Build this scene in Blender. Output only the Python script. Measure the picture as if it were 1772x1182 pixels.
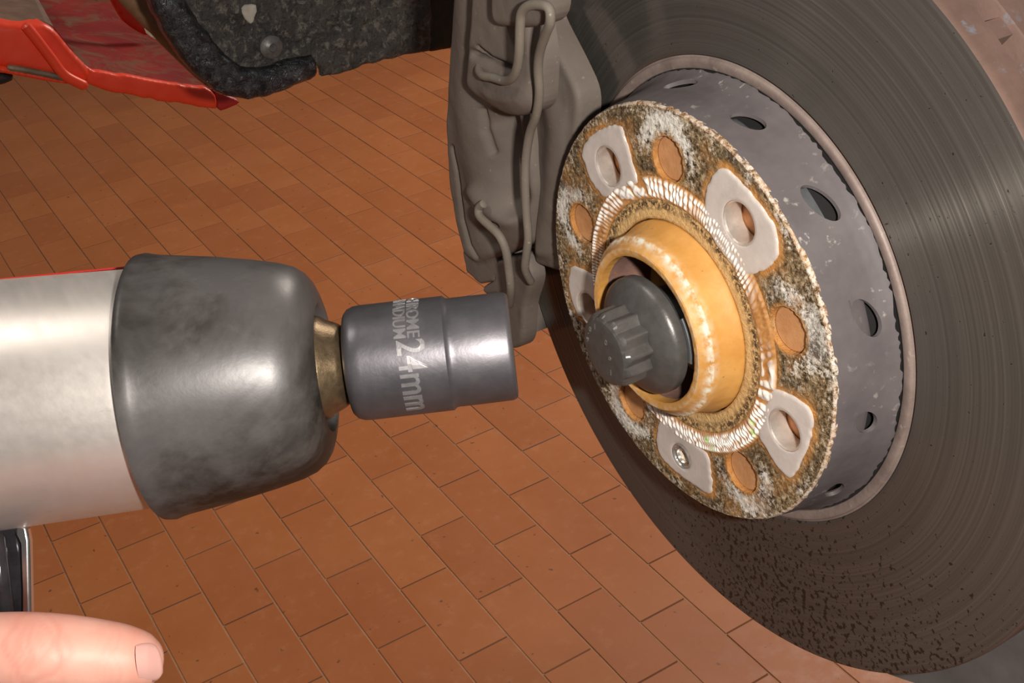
import bpy, bmesh, math, random
import numpy as np
from mathutils import Vector, Matrix, noise as mnoise

random.seed(5); RNG = np.random.default_rng(5)
for o in list(bpy.data.objects): bpy.data.objects.remove(o)
SC = bpy.context.scene; COL = SC.collection
ZH = 1.2955                      # height of the wheel hub axis above the floor (m)

# ------------------------------------------------------------------ camera
CAM = np.array([-233.29, -295.42, 224.39])        # mm from the hub centre
YAW, PIT, ROL, FPX = 0.50974, 0.55074, -0.09083, 2095.44
def _rot():
    cy, sy = math.cos(YAW), math.sin(YAW)
    f = np.array([sy*math.cos(PIT), cy*math.cos(PIT), -math.sin(PIT)])
    r = np.array([cy, -sy, 0.]); u = np.cross(r, f)
    return r*math.cos(ROL)+u*math.sin(ROL), -r*math.sin(ROL)+u*math.cos(ROL), f
CR, CU, CF = _rot()
def W(p):                                          # mm (hub frame) -> metres (world)
    p = np.asarray(p, float)*.001
    return p + np.array([0, 0, ZH])
cd = bpy.data.cameras.new('camera'); cam = bpy.data.objects.new('camera', cd); COL.objects.link(cam)
cd.sensor_width = 36; cd.sensor_fit = 'HORIZONTAL'; cd.lens = FPX/1772*36
cd.clip_start = .01; cd.clip_end = 100
M = Matrix(((CR[0], CU[0], -CF[0]), (CR[1], CU[1], -CF[1]), (CR[2], CU[2], -CF[2]))).to_4x4()
M.translation = Vector(W(CAM)); cam.matrix_world = M
SC.camera = cam

# ------------------------------------------------------------------ light
SC.view_settings.view_transform = 'Standard'; SC.view_settings.look = 'None'
SC.view_settings.gamma = 1; SC.view_settings.use_curve_mapping = False
SC.view_settings.exposure = 0.0
wd = bpy.data.worlds.new('workshop_air'); SC.world = wd; wd.use_nodes = True
bg = wd.node_tree.nodes['Background']; bg.inputs[0].default_value = (1.0, .95, .88, 1); bg.inputs[1].default_value = .10
def area(name, loc, target, size, power, color, sy=None):
    l = bpy.data.lights.new(name, 'AREA'); l.energy = power; l.color = color; l.size = size
    if sy: l.shape = 'RECTANGLE'; l.size_y = sy
    o = bpy.data.objects.new(name, l); COL.objects.link(o); o.location = loc
    o.rotation_euler = (Vector(target)-Vector(loc)).to_track_quat('-Z', 'Y').to_euler(); return o
area('ceiling_lamp_far', (3.3, 2.0, 3.0), (1.4, 1.8, 0), 1.0, 112, (1, .90, .80), 2.0)
area('ceiling_lamp_near', (-.95, .75, 3.3), (-.1, .2, 1.2), .35, 12, (1, .94, .86), .5)
fl = bpy.data.lights.new('camera_flash', 'AREA'); fl.shape = 'RECTANGLE'; fl.size = .022; fl.size_y = .012; fl.energy = 2.75; fl.color = (1, .95, .88)
fo = bpy.data.objects.new('camera_flash', fl); COL.objects.link(fo)
FM = M.copy(); FM.translation = Vector(W(CAM + 58*CR + 6*CU - 6*CF)); fo.matrix_world = FM

# ------------------------------------------------------------------ helpers
def ray(x, y): return CR*(x-886)/FPX - CU*(y-591)/FPX + CF
def px(x, y, d): return CAM + ray(x, y)*d                    # point at a given distance (mm)
def pl(x, y, ax, val):                                       # point on the plane axis = val (mm)
    r = ray(x, y); return CAM + r*(val-CAM[ax])/r[ax]
def proj(P):
    d = np.asarray(P, float)-CAM; z = d@CF
    return np.stack([886+FPX*(d@CR)/z, 591-FPX*(d@CU)/z, z], -1)

def obj(name, v, f, mat, parent=None, attrs=None, sharp=40, smooth=True, world=False, kind=None, label=None, mats=None, fmat=None):
    """v in mm (hub frame); ONE mesh object, child of parent"""
    v = np.asarray(v, float)
    if not world: v = W(v)
    org = np.array(parent.location) if parent is not None and parent.type == 'EMPTY' else (np.array(parent['org']) if parent is not None else np.array([(v[:, 0].min()+v[:, 0].max())/2, (v[:, 1].min()+v[:, 1].max())/2, v[:, 2].min()]))
    me = bpy.data.meshes.new(name); me.from_pydata((v-org).tolist(), [], [list(map(int, q)) for q in f]); me.update()
    for n, a in (attrs or {}).items():
        at = me.attributes.new(n, 'FLOAT', 'POINT'); at.data.foreach_set('value', np.asarray(a, np.float32))
    for m in (mats or [mat]): me.materials.append(m)
    if fmat is not None: me.polygons.foreach_set('material_index', np.asarray(fmat, np.int32))
    bm = bmesh.new(); bm.from_mesh(me); bmesh.ops.recalc_face_normals(bm, faces=bm.faces); bm.to_mesh(me); bm.free()
    if smooth:
        me.polygons.foreach_set('use_smooth', [True]*len(me.polygons)); me.set_sharp_from_angle(angle=math.radians(sharp))
    o = bpy.data.objects.new(name, me); COL.objects.link(o)
    if parent is not None: o.parent = parent
    else: o.location = org
    o['org'] = [float(c) for c in org]
    if kind: o['kind'] = kind
    if label: o['label'] = label
    return o
def thing(name, label, cat, loc, group=None):
    o = bpy.data.objects.new(name, None); COL.objects.link(o); o.empty_display_size = .02
    o.location = W(loc); o['label'] = label; o['category'] = cat
    if group: o['group'] = group
    return o
def tag(o, label, cat): o['label'] = label; o['category'] = cat; return o

class MB:
    def __init__(s): s.v = []; s.f = []
    def add(s, v, f):
        n = len(s.v); s.v += [tuple(map(float, p)) for p in v]; s.f += [[i+n for i in q] for q in f]; return n
def lathe(prof, n=128, org=(0, 0, 0), fr=None, a0=0, a1=360, rfun=None, closed=False):
    """prof [(s, R)] along axis fr[0]; fr = (axis, e1, e2). Default: hub axis, s = x"""
    a, e1, e2 = fr if fr is not None else (np.array([1., 0, 0]), np.array([0, 1., 0]), np.array([0, 0, 1.]))
    full = abs(a1-a0-360) < 1e-6; m = n if full else n+1
    th = np.radians(a0+(a1-a0)*np.arange(m)/n); V = []; F = []
    for i, (s_, R) in enumerate(prof):
        RR = np.full(m, R) if rfun is None else rfun(i, th, R)
        V.append(np.asarray(org)+a*s_+RR[:, None]*(np.cos(th)[:, None]*e1+np.sin(th)[:, None]*e2))
    k = len(prof)
    for i in range(k if closed else k-1):
        i2 = (i+1) % k
        for j in range(n):
            j2 = (j+1) % m
            F.append([i*m+j, i*m+j2, i2*m+j2, i2*m+j])
    if closed and not full:
        F.append([i*m for i in range(k)]); F.append([i*m+m-1 for i in range(k)])
    return np.concatenate(V), F
def tube(pts, R, n=12, sub=6, cap=True):
    P = [Vector(p) for p in pts]; Q = []
    for i in range(len(P)-1):
        p0 = P[max(i-1, 0)]; p1 = P[i]; p2 = P[i+1]; p3 = P[min(i+2, len(P)-1)]
        for j in range(sub):
            t = j/sub
            Q.append(.5*((2*p1)+(p2-p0)*t+(2*p0-5*p1+4*p2-p3)*t*t+(3*p1-p0-3*p2+p3)*t**3))
    Q.append(P[-1]); V = []; F = []; nrm = None
    for i, q in enumerate(Q):
        t = (Q[min(i+1, len(Q)-1)]-Q[max(i-1, 0)]).normalized()
        if nrm is None: nrm = t.orthogonal()
        nrm = (nrm-t*nrm.dot(t)).normalized(); b = t.cross(nrm)
        r = R if np.isscalar(R) else float(np.interp(i/(len(Q)-1), np.linspace(0, 1, len(R)), R))
        if cap and i in (0, len(Q)-1): r *= .6
        for k in range(n):
            an = 2*math.pi*k/n; V.append(q+r*(math.cos(an)*nrm+math.sin(an)*b))
    for i in range(len(Q)-1):
        for k in range(n): F.append([i*n+k, i*n+(k+1) % n, (i+1)*n+(k+1) % n, (i+1)*n+k])
    F.append(list(range(n))); F.append([len(V)-n+k for k in range(n)])
    return [tuple(v) for v in V], F
def vnoise(P, sc, oct=3, seed=0):
    off = Vector((seed*7.3, seed*3.1, seed*1.7))
    return np.array([mnoise.fractal(Vector((float(p[0]), float(p[1]), float(p[2]) if len(p) > 2 else 0))*sc+off, 1.0, 2.0, oct) for p in P])
def fastn(x, y, seed=0):                     # cheap lattice value noise, vectorised
    xi = np.floor(x).astype(int); yi = np.floor(y).astype(int); fx = x-xi; fy = y-yi
    fx = fx*fx*(3-2*fx); fy = fy*fy*(3-2*fy)
    def h(a, b):
        q = np.sin(a*127.1+b*311.7+seed*74.7)*43758.5453; return q-np.floor(q)
    return (h(xi, yi)*(1-fx)+h(xi+1, yi)*fx)*(1-fy)+(h(xi, yi+1)*(1-fx)+h(xi+1, yi+1)*fx)*fy
def fbm(x, y, seed=0, o=3):
    s = 0; a = .5; t = 0
    for i in range(o): s = s+a*fastn(x*2**i, y*2**i, seed+i); t += a; a *= .5
    return s/t
def sdf_poly(poly):
    A = np.asarray(poly, float); B = np.roll(A, -1, 0)
    def f(x, y):
        d = np.full(x.shape, 1e9); ins = np.zeros(x.shape, bool)
        for (ax, ay), (bx, by) in zip(A, B):
            ex, ey = bx-ax, by-ay; L = ex*ex+ey*ey+1e-12
            t = np.clip(((x-ax)*ex+(y-ay)*ey)/L, 0, 1)
            d = np.minimum(d, np.hypot(x-ax-t*ex, y-ay-t*ey))
            c = (ay > y) != (by > y)
            with np.errstate(divide='ignore', invalid='ignore'):
                ins ^= c & (x < ax+(y-ay)*ex/(ey if abs(ey) > 1e-12 else 1e-12))
        return np.where(ins, -d, d)
    return f
def sdf_circ(cx, cy, R): return lambda x, y: np.hypot(x-cx, y-cy)-R
def gridfill(sdf, x0, x1, y0, y1, st):
    """cells inside sdf<0, border vertices snapped onto the outline"""
    X, Y = np.meshgrid(np.arange(x0, x1+st, st), np.arange(y0, y1+st, st), indexing='ij')
    D = sdf(X, Y); ins = D < -st*.12
    nx, ny = X.shape
    keep = ins[:-1, :-1] | ins[1:, :-1] | ins[1:, 1:] | ins[:-1, 1:]
    idx = np.arange(nx*ny).reshape(nx, ny)
    q = np.stack([idx[:-1, :-1], idx[1:, :-1], idx[1:, 1:], idx[:-1, 1:]], -1)[keep]
    used = np.unique(q); x = X.ravel()[used].copy(); y = Y.ravel()[used].copy(); out = ~ins.ravel()[used]
    for _ in range(4):
        d = sdf(x, y); e = st*.05
        gx = (sdf(x+e, y)-sdf(x-e, y))/(2*e); gy = (sdf(x, y+e)-sdf(x, y-e))/(2*e)
        g = np.maximum(np.hypot(gx, gy), .3)**2
        x = np.where(out, x-d*gx/g, x); y = np.where(out, y-d*gy/g, y)
    re = np.full(nx*ny, -1); re[used] = np.arange(len(used))
    return x, y, re[q]
def border(F):
    c = {}
    for q in F:
        for i in range(len(q)):
            a, b = int(q[i]), int(q[(i+1) % len(q)]); k = (min(a, b), max(a, b))
            c[k] = None if k in c else (a, b)
    return [e for e in c.values() if e]
def slab(sdf, bounds, st, top, back, to3, extra=None):
    """relief piece: top(x,y,d) gives the height of its face, walls run back to 'back'"""
    x, y, q = gridfill(sdf, *bounds, st)
    d = -sdf(x, y); h = top(x, y, np.maximum(d, 0)); n = len(x)
    v = to3(x, y, h); be = border(q); vs = sorted({i for e in be for i in e}); mp = {i: n+k for k, i in enumerate(vs)}
    vb = to3(x[vs], y[vs], np.full(len(vs), back, float))
    F = [list(a) for a in q]+[[b, a, mp[a], mp[b]] for a, b in be]
    return np.concatenate([v, vb]), F, x, y, d, vs
def rough_poly(poly, amp, seg, seed, smooth=2):
    """resample an outline, round it and roughen it"""
    P = np.asarray(poly, float); out = []
    for a, b in zip(P, np.roll(P, -1, 0)):
        n = max(1, int(np.hypot(*(b-a))/seg))
        for i in range(n): out.append(a+(b-a)*i/n)
    Q = np.array(out)
    for _ in range(smooth): Q = (np.roll(Q, 1, 0)+2*Q+np.roll(Q, -1, 0))/4
    r = np.random.default_rng(seed); return Q+r.normal(0, amp, Q.shape)
def hubpl(pts, x):                     # picture points -> (y, z) on the plane x
    return np.array([pl(a, b, 0, x)[1:] for a, b in pts])
def x3(xx, yy, h): return np.stack([h, xx, yy], -1)

# ------------------------------------------------------------------ materials
class NT:
    def __init__(s, name):
        s.m = bpy.data.materials.new(name); s.m.use_nodes = True; s.t = s.m.node_tree; s.b = s.t.nodes['Principled BSDF']
        s.tc = s.t.nodes.new('ShaderNodeTexCoord')
    def n(s, typ, **kw):
        k = s.t.nodes.new('ShaderNode'+typ)
        for a, b in kw.items(): setattr(k, a, b)
        return k
    def put(s, sock, val):
        if hasattr(val, 'is_output'): s.t.links.new(val, sock)
        elif isinstance(val, (tuple, list)): sock.default_value = (*val[:3], 1) if len(sock.default_value) == 4 else val
        else: sock.default_value = val
    def noise(s, scale, detail=4, rough=.6, dist=0, vec=None, stretch=None):
        k = s.n('TexNoise'); k.inputs['Scale'].default_value = scale; k.inputs['Detail'].default_value = detail
        k.inputs['Roughness'].default_value = rough; k.inputs['Distortion'].default_value = dist
        v = vec or s.tc.outputs['Object']
        if stretch:
            mp = s.n('Mapping'); mp.inputs['Scale'].default_value = stretch; s.t.links.new(v, mp.inputs[0]); v = mp.outputs[0]
        s.t.links.new(v, k.inputs['Vector']); return k.outputs['Fac']
    def ramp(s, val, a, b, lo=0., hi=1.):
        k = s.n('MapRange'); k.inputs[1].default_value = a; k.inputs[2].default_value = b; k.inputs[3].default_value = lo; k.inputs[4].default_value = hi
        s.put(k.inputs[0], val); return k.outputs[0]
    def mix(s, fac, a, b, typ='MIX'):
        k = s.n('Mix', data_type='RGBA', blend_type=typ); s.put(k.inputs[0], fac); s.put(k.inputs[6], a); s.put(k.inputs[7], b); return k.outputs[2]
    def math(s, op, a, b=0.):
        k = s.n('Math', operation=op); s.put(k.inputs[0], a); s.put(k.inputs[1], b); return k.outputs[0]
    def attr(s, name):
        k = s.n('Attribute'); k.attribute_name = name; return k.outputs['Fac']
    def bump(s, h, strength=.3, dist=.0005):
        k = s.n('Bump'); k.inputs['Strength'].default_value = strength; k.inputs['Distance'].default_value = dist
        s.put(k.inputs['Height'], h); s.t.links.new(k.outputs[0], s.b.inputs['Normal'])
    def out(s, color, rough, metal=0., spec=None, **kw):
        s.put(s.b.inputs['Base Color'], color); s.put(s.b.inputs['Roughness'], rough); s.put(s.b.inputs['Metallic'], metal)
        if spec is not None: s.b.inputs['Specular IOR Level'].default_value = spec
        for k, v in kw.items(): s.put(s.b.inputs[k.replace('_', ' ')], v)
        return s.m

def m_plain(name, c, rough=.5, metal=0., var=.25, sc=40, bump=0., spec=None, bsc=None, bd=.0004):
    t = NT(name); n = t.noise(sc, 5, .65)
    c2 = tuple(x*(1-var) for x in c); c3 = tuple(min(1, x*(1+var)) for x in c)
    if bump: t.bump(t.noise(bsc or sc*8, 4), bump, bd)
    return t.out(t.mix(t.ramp(n, .3, .7), c2, c3), t.ramp(n, .3, .7, rough*.85, min(1, rough*1.15)), metal, spec)

def m_tile():
    t = NT('terracotta'); oi = t.n('ObjectInfo'); rnd = oi.outputs['Random']
    geo = t.n('NewGeometry').outputs['Position']
    n = t.noise(3.0, 5, .6, vec=geo); n2 = t.noise(26, 5, .7, vec=geo); sp = t.noise(60, 2, .5, vec=geo)
    c = t.mix(t.ramp(n, .3, .7), (.44, .135, .036), (.52, .18, .06))
    c = t.mix(t.math('MULTIPLY', rnd, .5), c, (.34, .095, .028))
    c = t.mix(t.ramp(n2, .55, .8, 0, .35), c, (.60, .27, .12))
    c = t.mix(t.ramp(sp, .70, .76, 0, .75), c, (.10, .045, .02))
    t.bump(t.noise(90, 3, vec=geo), .12, .0006)
    return t.out(c, t.ramp(n2, .3, .7, .42, .6), 0, .45)
def m_grout():
    t = NT('grout'); geo = t.n('NewGeometry').outputs['Position']
    sx = t.n('SeparateXYZ'); t.put(sx.inputs[0], geo)
    f = t.math('FRACT', t.math('ADD', t.math('MULTIPLY', t.math('ADD', sx.outputs[0], .0411), 10.), 100.5))
    line = t.math('LESS_THAN', t.math('ABSOLUTE', t.math('SUBTRACT', f, .5)), .03)
    c = t.mix(line, (.17, .075, .035), (.46, .25, .14))
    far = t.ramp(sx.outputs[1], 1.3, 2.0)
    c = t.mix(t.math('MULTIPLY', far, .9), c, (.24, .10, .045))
    return t.out(t.mix(t.ramp(t.noise(40, 4, vec=geo), .4, .8, 0, .5), c, (.16, .08, .045)), .8)
def m_rustface():
    t = NT('speckled_rust'); w = t.attr('white'); o = t.attr('orange'); dk = t.attr('dark')
    n = t.noise(520, 5, .75); n2 = t.noise(240, 5, .8, .6); n3 = t.noise(70, 4, .6)
    c = t.mix(t.ramp(n, .40, .60), (.028, .016, .008), (.30, .19, .085))
    c = t.mix(t.ramp(n2, .50, .64), c, (.48, .36, .22))
    c = t.mix(t.ramp(t.math('ADD', n, t.math('MULTIPLY', w, .38)), .62, .80), c, (.80, .74, .66))
    c = t.mix(t.math('MULTIPLY', t.ramp(n2, .42, .56), dk), c, (.03, .016, .008))
    c = t.mix(t.math('MULTIPLY', t.ramp(n3, .28, .55), o), c, (.56, .25, .065)); c = t.mix(t.math('MULTIPLY', t.ramp(t.math('ADD', n2, t.attr('ochre')), .55, 1.15), 1.), c, (.72, .46, .20)); c = t.mix(t.math('MULTIPLY', t.ramp(n, .46, .51), t.attr('speck')), c, (.05, .025, .015))
    t.bump(t.math('ADD', n, n2), .8, .0012)
    return t.out(c, .75, 0, .3)
def m_rust(name, a, b, c, sc=120, rough=.7, thr=.62):
    t = NT(name); n = t.noise(sc, 5, .7); n2 = t.noise(sc*2.6, 4, .7); 
    col = t.mix(t.ramp(n, .35, .65), a, b); col = t.mix(t.ramp(n2, thr, thr+.09), col, c)
    t.bump(n2, .4, .0006); return t.out(col, rough, 0, .35)
def m_spigot():
    t = NT('ochre_rust'); n = t.noise(70, 5, .6); n2 = t.noise(330, 4, .6); w = t.attr('worn')
    col = t.mix(t.ramp(n, .35, .65), (.52, .24, .052), (.62, .32, .085)); col = t.mix(t.ramp(n2, .67, .74), col, (.30, .14, .05))
    col = t.mix(t.math('MULTIPLY', w, t.ramp(n2, .38, .58)), col, (.78, .74, .62))
    t.bump(n2, .25, .0005); return t.out(col, .5, 0, .5)
def m_ribs():
    t = NT('white_residue'); h = t.attr('ridge'); g = t.attr('cover'); n = t.noise(260, 4, .7)
    k = t.ramp(t.math('ADD', h, t.math('MULTIPLY', n, .3)), .24, .42)
    c = t.mix(t.math('MULTIPLY', k, g), t.mix(t.ramp(n, .35, .65), (.42, .17, .045), (.60, .31, .11)), (.86, .80, .74))
    c = t.mix(t.attr('green'), c, (.42, .62, .16))
    return t.out(c, .55, 0, .4)
def m_disc():
    t = NT('brake_ring'); pos = t.tc.outputs['Object']
    sx = t.n('SeparateXYZ'); t.put(sx.inputs[0], pos)
    r = t.math('SQRT', t.math('ADD', t.math('MULTIPLY', sx.outputs[1], sx.outputs[1]), t.math('MULTIPLY', sx.outputs[2], sx.outputs[2])))
    cx = t.n('CombineXYZ'); t.put(cx.inputs[0], r)
    n1 = t.noise(900, 3, .7, vec=cx.outputs[0]); n2 = t.noise(180, 3, .6, vec=cx.outputs[0])
    c = t.mix(t.ramp(n1, .3, .7), (.135, .118, .105), (.25, .226, .20))
    c = t.mix(t.ramp(n2, .3, .7, 0, .55), c, (.11, .098, .086))
    spk = t.noise(430, 3, .55, stretch=(1, 1, 1)); rg = t.noise(9, 3, .5)
    low = t.math('MULTIPLY', t.ramp(sx.outputs[2], -.02, -.11, .0, .17), t.ramp(sx.outputs[1], .05, -.01))              # corrosion pits are thick on the lower half
    k = t.ramp(t.math('ADD', t.math('ADD', spk, low), t.math('MULTIPLY', rg, .12)), .72, .78)
    c = t.mix(k, c, (.022, .016, .012))
    t.bump(t.math('ADD', n1, t.math('MULTIPLY', k, -2)), .12, .0003)
    t.put(t.b.inputs['Anisotropic'], 1.0); t.put(t.b.inputs['Anisotropic Rotation'], .25)
    tg = t.n('Tangent', direction_type='RADIAL', axis='X'); t.t.links.new(tg.outputs[0], t.b.inputs['Tangent'])
    return t.out(c, t.ramp(n1, .3, .7, .17, .27), t.math('SUBTRACT', .68, t.math('MULTIPLY', k, .66)), .5)
def m_hatside():
    t = NT('grey_scale'); n = t.noise(60, 5, .6); n2 = t.noise(300, 3, .6); n3 = t.noise(28, 3, .5)
    c = t.mix(t.ramp(n, .35, .65), (.092, .078, .080), (.120, .102, .103))
    c = t.mix(t.math('MULTIPLY', t.ramp(n2, .60, .70, 0, .8), t.ramp(n3, .52, .64)), c, (.42, .38, .34))
    t.bump(n2, .2, .0004); return t.out(c, .62, 0, .4)
def m_dust(name, a, b, light, amt=.5):
    t = NT(name); n = t.noise(35, 5, .6); n2 = t.noise(420, 3, .6)
    c = t.mix(t.ramp(n, .3, .7), a, b); c = t.mix(t.ramp(n2, .66, .74, 0, amt), c, light)
    t.bump(n2, .25, .0004); return t.out(c, .66, 0, .35)
def m_boot():
    t = NT('scuffed_rubber'); n = t.noise(16, 6, .62, .5); n2 = t.noise(45, 5, .7, .3); n3 = t.noise(500, 3, .6)
    c = t.mix(t.ramp(n, .40, .58), (.018, .013, .009), (.092, .084, .083)); c = t.mix(t.ramp(n2, .5, .78, 0, .5), c, (.17, .155, .145))
    t.bump(n3, .1, .0003); return t.out(c, t.ramp(n, .35, .6, .48, .38), .2, .55)
def m_alu():
    t = NT('worn_aluminium'); n = t.noise(14, 5, .6); n2 = t.noise(320, 3, .6, stretch=(1, .15, 1)); n3 = t.noise(60, 5, .75, 1.0)
    c = t.mix(t.ramp(n, .3, .7), (.78, .70, .64), (.88, .81, .76)); c = t.mix(t.ramp(n3, .66, .78, 0, .5), c, (.42, .30, .19))
    t.bump(n2, .12, .0003); return t.out(c, t.ramp(n2, .3, .7, .42, .48), .8)
def m_socket():
    t = NT('phosphated_steel'); n = t.noise(45, 5, .6); n2 = t.noise(600, 3, .6)
    c = t.mix(t.ramp(n, .35, .65), (.125, .117, .128), (.185, .173, .185)); c = t.mix(t.ramp(n, .70, .78, 0, .7), c, (.05, .045, .045))
    t.bump(n2, .15, .0003); return t.out(c, t.ramp(n, .3, .7, .38, .47), .75)
def m_liner():
    t = NT('dirty_felt'); n = t.noise(24, 6, .7); n2 = t.noise(200, 5, .75, .5); n3 = t.noise(110, 3, .6, 2.0)
    c = t.mix(t.ramp(n, .35, .65), (.020, .018, .018), (.085, .075, .066)); c = t.mix(t.ramp(n2, .52, .62, 0, .9), c, (.17, .148, .125)); c = t.mix(t.ramp(t.noise(330, 3, .6), .55, .62, 0, .6), c, (.012, .011, .012))
    c = t.mix(t.ramp(n2, .73, .77, 0, .9), c, (.55, .50, .44)); c = t.mix(t.ramp(n3, .70, .76, 0, .7), c, (.30, .14, .05))
    t.bump(t.noise(450, 4, .7), .8, .002); return t.out(c, .65, 0, .45)
def m_strip():
    t = NT('black_rubber'); n2 = t.noise(160, 5, .7, .6); n = t.noise(40, 3, .6)
    c = t.mix(t.ramp(n2, .40, .66), (.006, .006, .008), (.05, .05, .055)); c = t.mix(t.ramp(n2, .74, .78), c, (.45, .42, .36)); c = t.mix(t.ramp(n, .72, .78, 0, .5), c, (.38, .20, .04))
    t.bump(n2, .9, .004); return t.out(c, .24, 0, .6)
def m_red():
    t = NT('red_enamel'); n = t.noise(30, 5, .6); n2 = t.noise(55, 4, .7, .4)
    c = t.mix(t.ramp(n, .3, .7), (.80, .045, .014), (.88, .070, .025)); c = t.mix(t.ramp(n2, .68, .74, 0, .9), c, (.10, .05, .03))
    t.bump(n, .1, .001); return t.out(c, .36, 0, .5)
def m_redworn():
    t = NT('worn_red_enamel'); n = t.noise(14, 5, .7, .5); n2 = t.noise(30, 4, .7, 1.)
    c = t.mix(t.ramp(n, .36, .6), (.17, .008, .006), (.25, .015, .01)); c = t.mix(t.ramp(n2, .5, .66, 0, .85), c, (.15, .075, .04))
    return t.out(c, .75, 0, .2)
def m_skin():
    t = NT('skin'); n = t.noise(60, 5, .6); n2 = t.noise(700, 3, .6); cr = t.attr('crease')
    c = t.mix(t.ramp(n, .3, .7), (.64, .30, .23), (.70, .37, .29)); c = t.mix(t.math('MULTIPLY', cr, .42), c, (.58, .17, .12))
    t.bump(n2, .12, .0003)
    return t.out(c, .5, 0, .4, Subsurface_Weight=.15, Subsurface_Radius=(.004, .0015, .0008))

TILE, GROUT, RFACE, DISC, HSIDE, BOOT, ALU, SOCK, LINER, STRIP, RED, REDW, SKIN, SPIG, RIBS = m_tile(), m_grout(), m_rustface(), m_disc(), m_hatside(), m_boot(), m_alu(), m_socket(), m_liner(), m_strip(), m_red(), m_redworn(), m_skin(), m_spigot(), m_ribs()
PADM = m_plain('bare_pad_metal', (.66, .58, .53), .5, .15, .10, 90, .15, bsc=900)
HOLEW = m_plain('bright_hole_wall', (.70, .62, .55), .35, .6, .15, 200, .2, bsc=900)
RUSTO = m_rust('orange_rust', (.42, .17, .07), (.58, .27, .12), (.72, .52, .36), 150)
RUSTC = m_rust('copper_rust', (.46, .21, .085), (.58, .29, .13), (.25, .10, .05), 110, .6, .70)
RUSTP = m_rust('purple_rust', (.21, .115, .095), (.30, .165, .125), (.40, .17, .06), 90)
RUSTB = m_rust('brown_rust', (.105, .062, .048), (.145, .088, .070), (.13, .125, .14), 45, .75)
BLACK = m_plain('gap_shade_black', (.006, .005, .005), .9)  # near-black colour puts in the shade of gaps, slots and bores
CAST = m_dust('dusty_cast_iron', (.130, .103, .086), (.170, .138, .116), (.34, .29, .23), .45)
WIRE = m_dust('dusty_spring_steel', (.165, .14, .115), (.21, .175, .14), (.45, .40, .32), .6)
BOLT = m_plain('dark_phosphate', (.105, .098, .092), .34, .35, .18, 160, .2, bsc=700)
ZINC = m_plain('dull_zinc', (.22, .23, .24), .45, .6, .1, 200)
BRIGHT = m_plain('bright_zinc', (.72, .70, .66), .28, .85, .1, 300)
BRONZE = m_plain('bronze_steel', (.22, .155, .09), .36, .85, .3, 200, .2, bsc=900)
EMBOSS = m_plain('rubbed_lettering', (.27, .255, .26), .42, .6, .12, 300)
CHROME = m_plain('polished_chrome', (.75, .75, .76), .22, 1., .03, 60)
DCHROME = m_plain('dark_gloss', (.045, .04, .045), .10, .4, .5, 70)
SHIELD = m_plain('grey_sheet_metal', (.16, .145, .14), .55, .3, .15, 40)
SILL = m_plain('brown_sill_paint', (.22, .13, .07), .45, .2, .3, 30)
NAIL = m_plain('nail', (.66, .36, .31), .25, 0., .06, 80, .1, bsc=500)
REDP = m_plain('red_plastic', (.42, .02, .015), .4, 0., .1, 40)
CREAM = m_plain('cream_gap_patch', (.75, .68, .50), .5, 0., .1, 40)

# ------------------------------------------------------------------ floor (structure): grout bed + tiles
FZ = -ZH*1000; X0T, PW, PL = -41.1, 100., 215.8
v = [(-2500, -1500, FZ-1.3), (5000, -1500, FZ-1.3), (5000, 8500, FZ-1.3), (-2500, 8500, FZ-1.3)]
vv = v+[(x, y, FZ-40) for x, y, z in v]
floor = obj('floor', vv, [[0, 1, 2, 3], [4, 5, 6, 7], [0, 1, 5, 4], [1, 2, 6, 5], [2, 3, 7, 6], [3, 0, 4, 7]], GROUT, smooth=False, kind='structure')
def tile_geo():
    a, b = (PW-2.8)/2, (PL-2.8)/2; c = 1.0; V = []
    for (q, z) in ((0, -2.5), (0, -c*.6), (c, 0)):
        V += [(-a+q, -b+q, z), (a-q, -b+q, z), (a-q, b-q, z), (-a+q, b-q, z)]
    F = [[8, 9, 10, 11]]
    for k in (0, 4):
        for i in range(4): F.append([k+i, k+(i+1) % 4, k+4+(i+1) % 4, k+4+i])
    return np.array(V, float), F
TV, TF = tile_geo(); tiles = []
for i in range(-20, 45):
    cx = X0T+(i+.5)*PW; off = 942 if i % 2 == 1 else 942+PL/2
    for j in range(-9, 32):
        cy = off+(j+.5)*PL
        if not (-1500 < cx < 4000 and -900 < cy < 7200): continue
        cn = np.array([(cx+sx*50, cy+sy*108, FZ) for sx in (-1, 1) for sy in (-1, 1)]); q = proj(cn)
        if q[:, 2].min() < 100: vis = False; ar = 0
        else:
            vis = (q[:, 0].max() > -20) and (q[:, 0].min() < 1790) and (q[:, 1].max() > -20) and (q[:, 1].min() < 1200)
            # covered by the disc, or by the wheel arch above the picture's upper left: nothing of them shows
            c = q[:, :2].mean(0)
            if c[0] > 1250 and c[1] < 1010+(c[0]-1250)*.2: vis = False
            if c[0] > 1010 and c[1] < 560: vis = False
            if c[1] < 60: vis = False
            ar = 1/q[:, 2].mean()
        tiles.append((vis, ar, cx, cy))
vis = sorted([t for t in tiles if t[0]], key=lambda t: -t[1]); near = set((t[2], t[3]) for t in vis[:298])
sv, sf = MB(), None
tme = None
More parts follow.
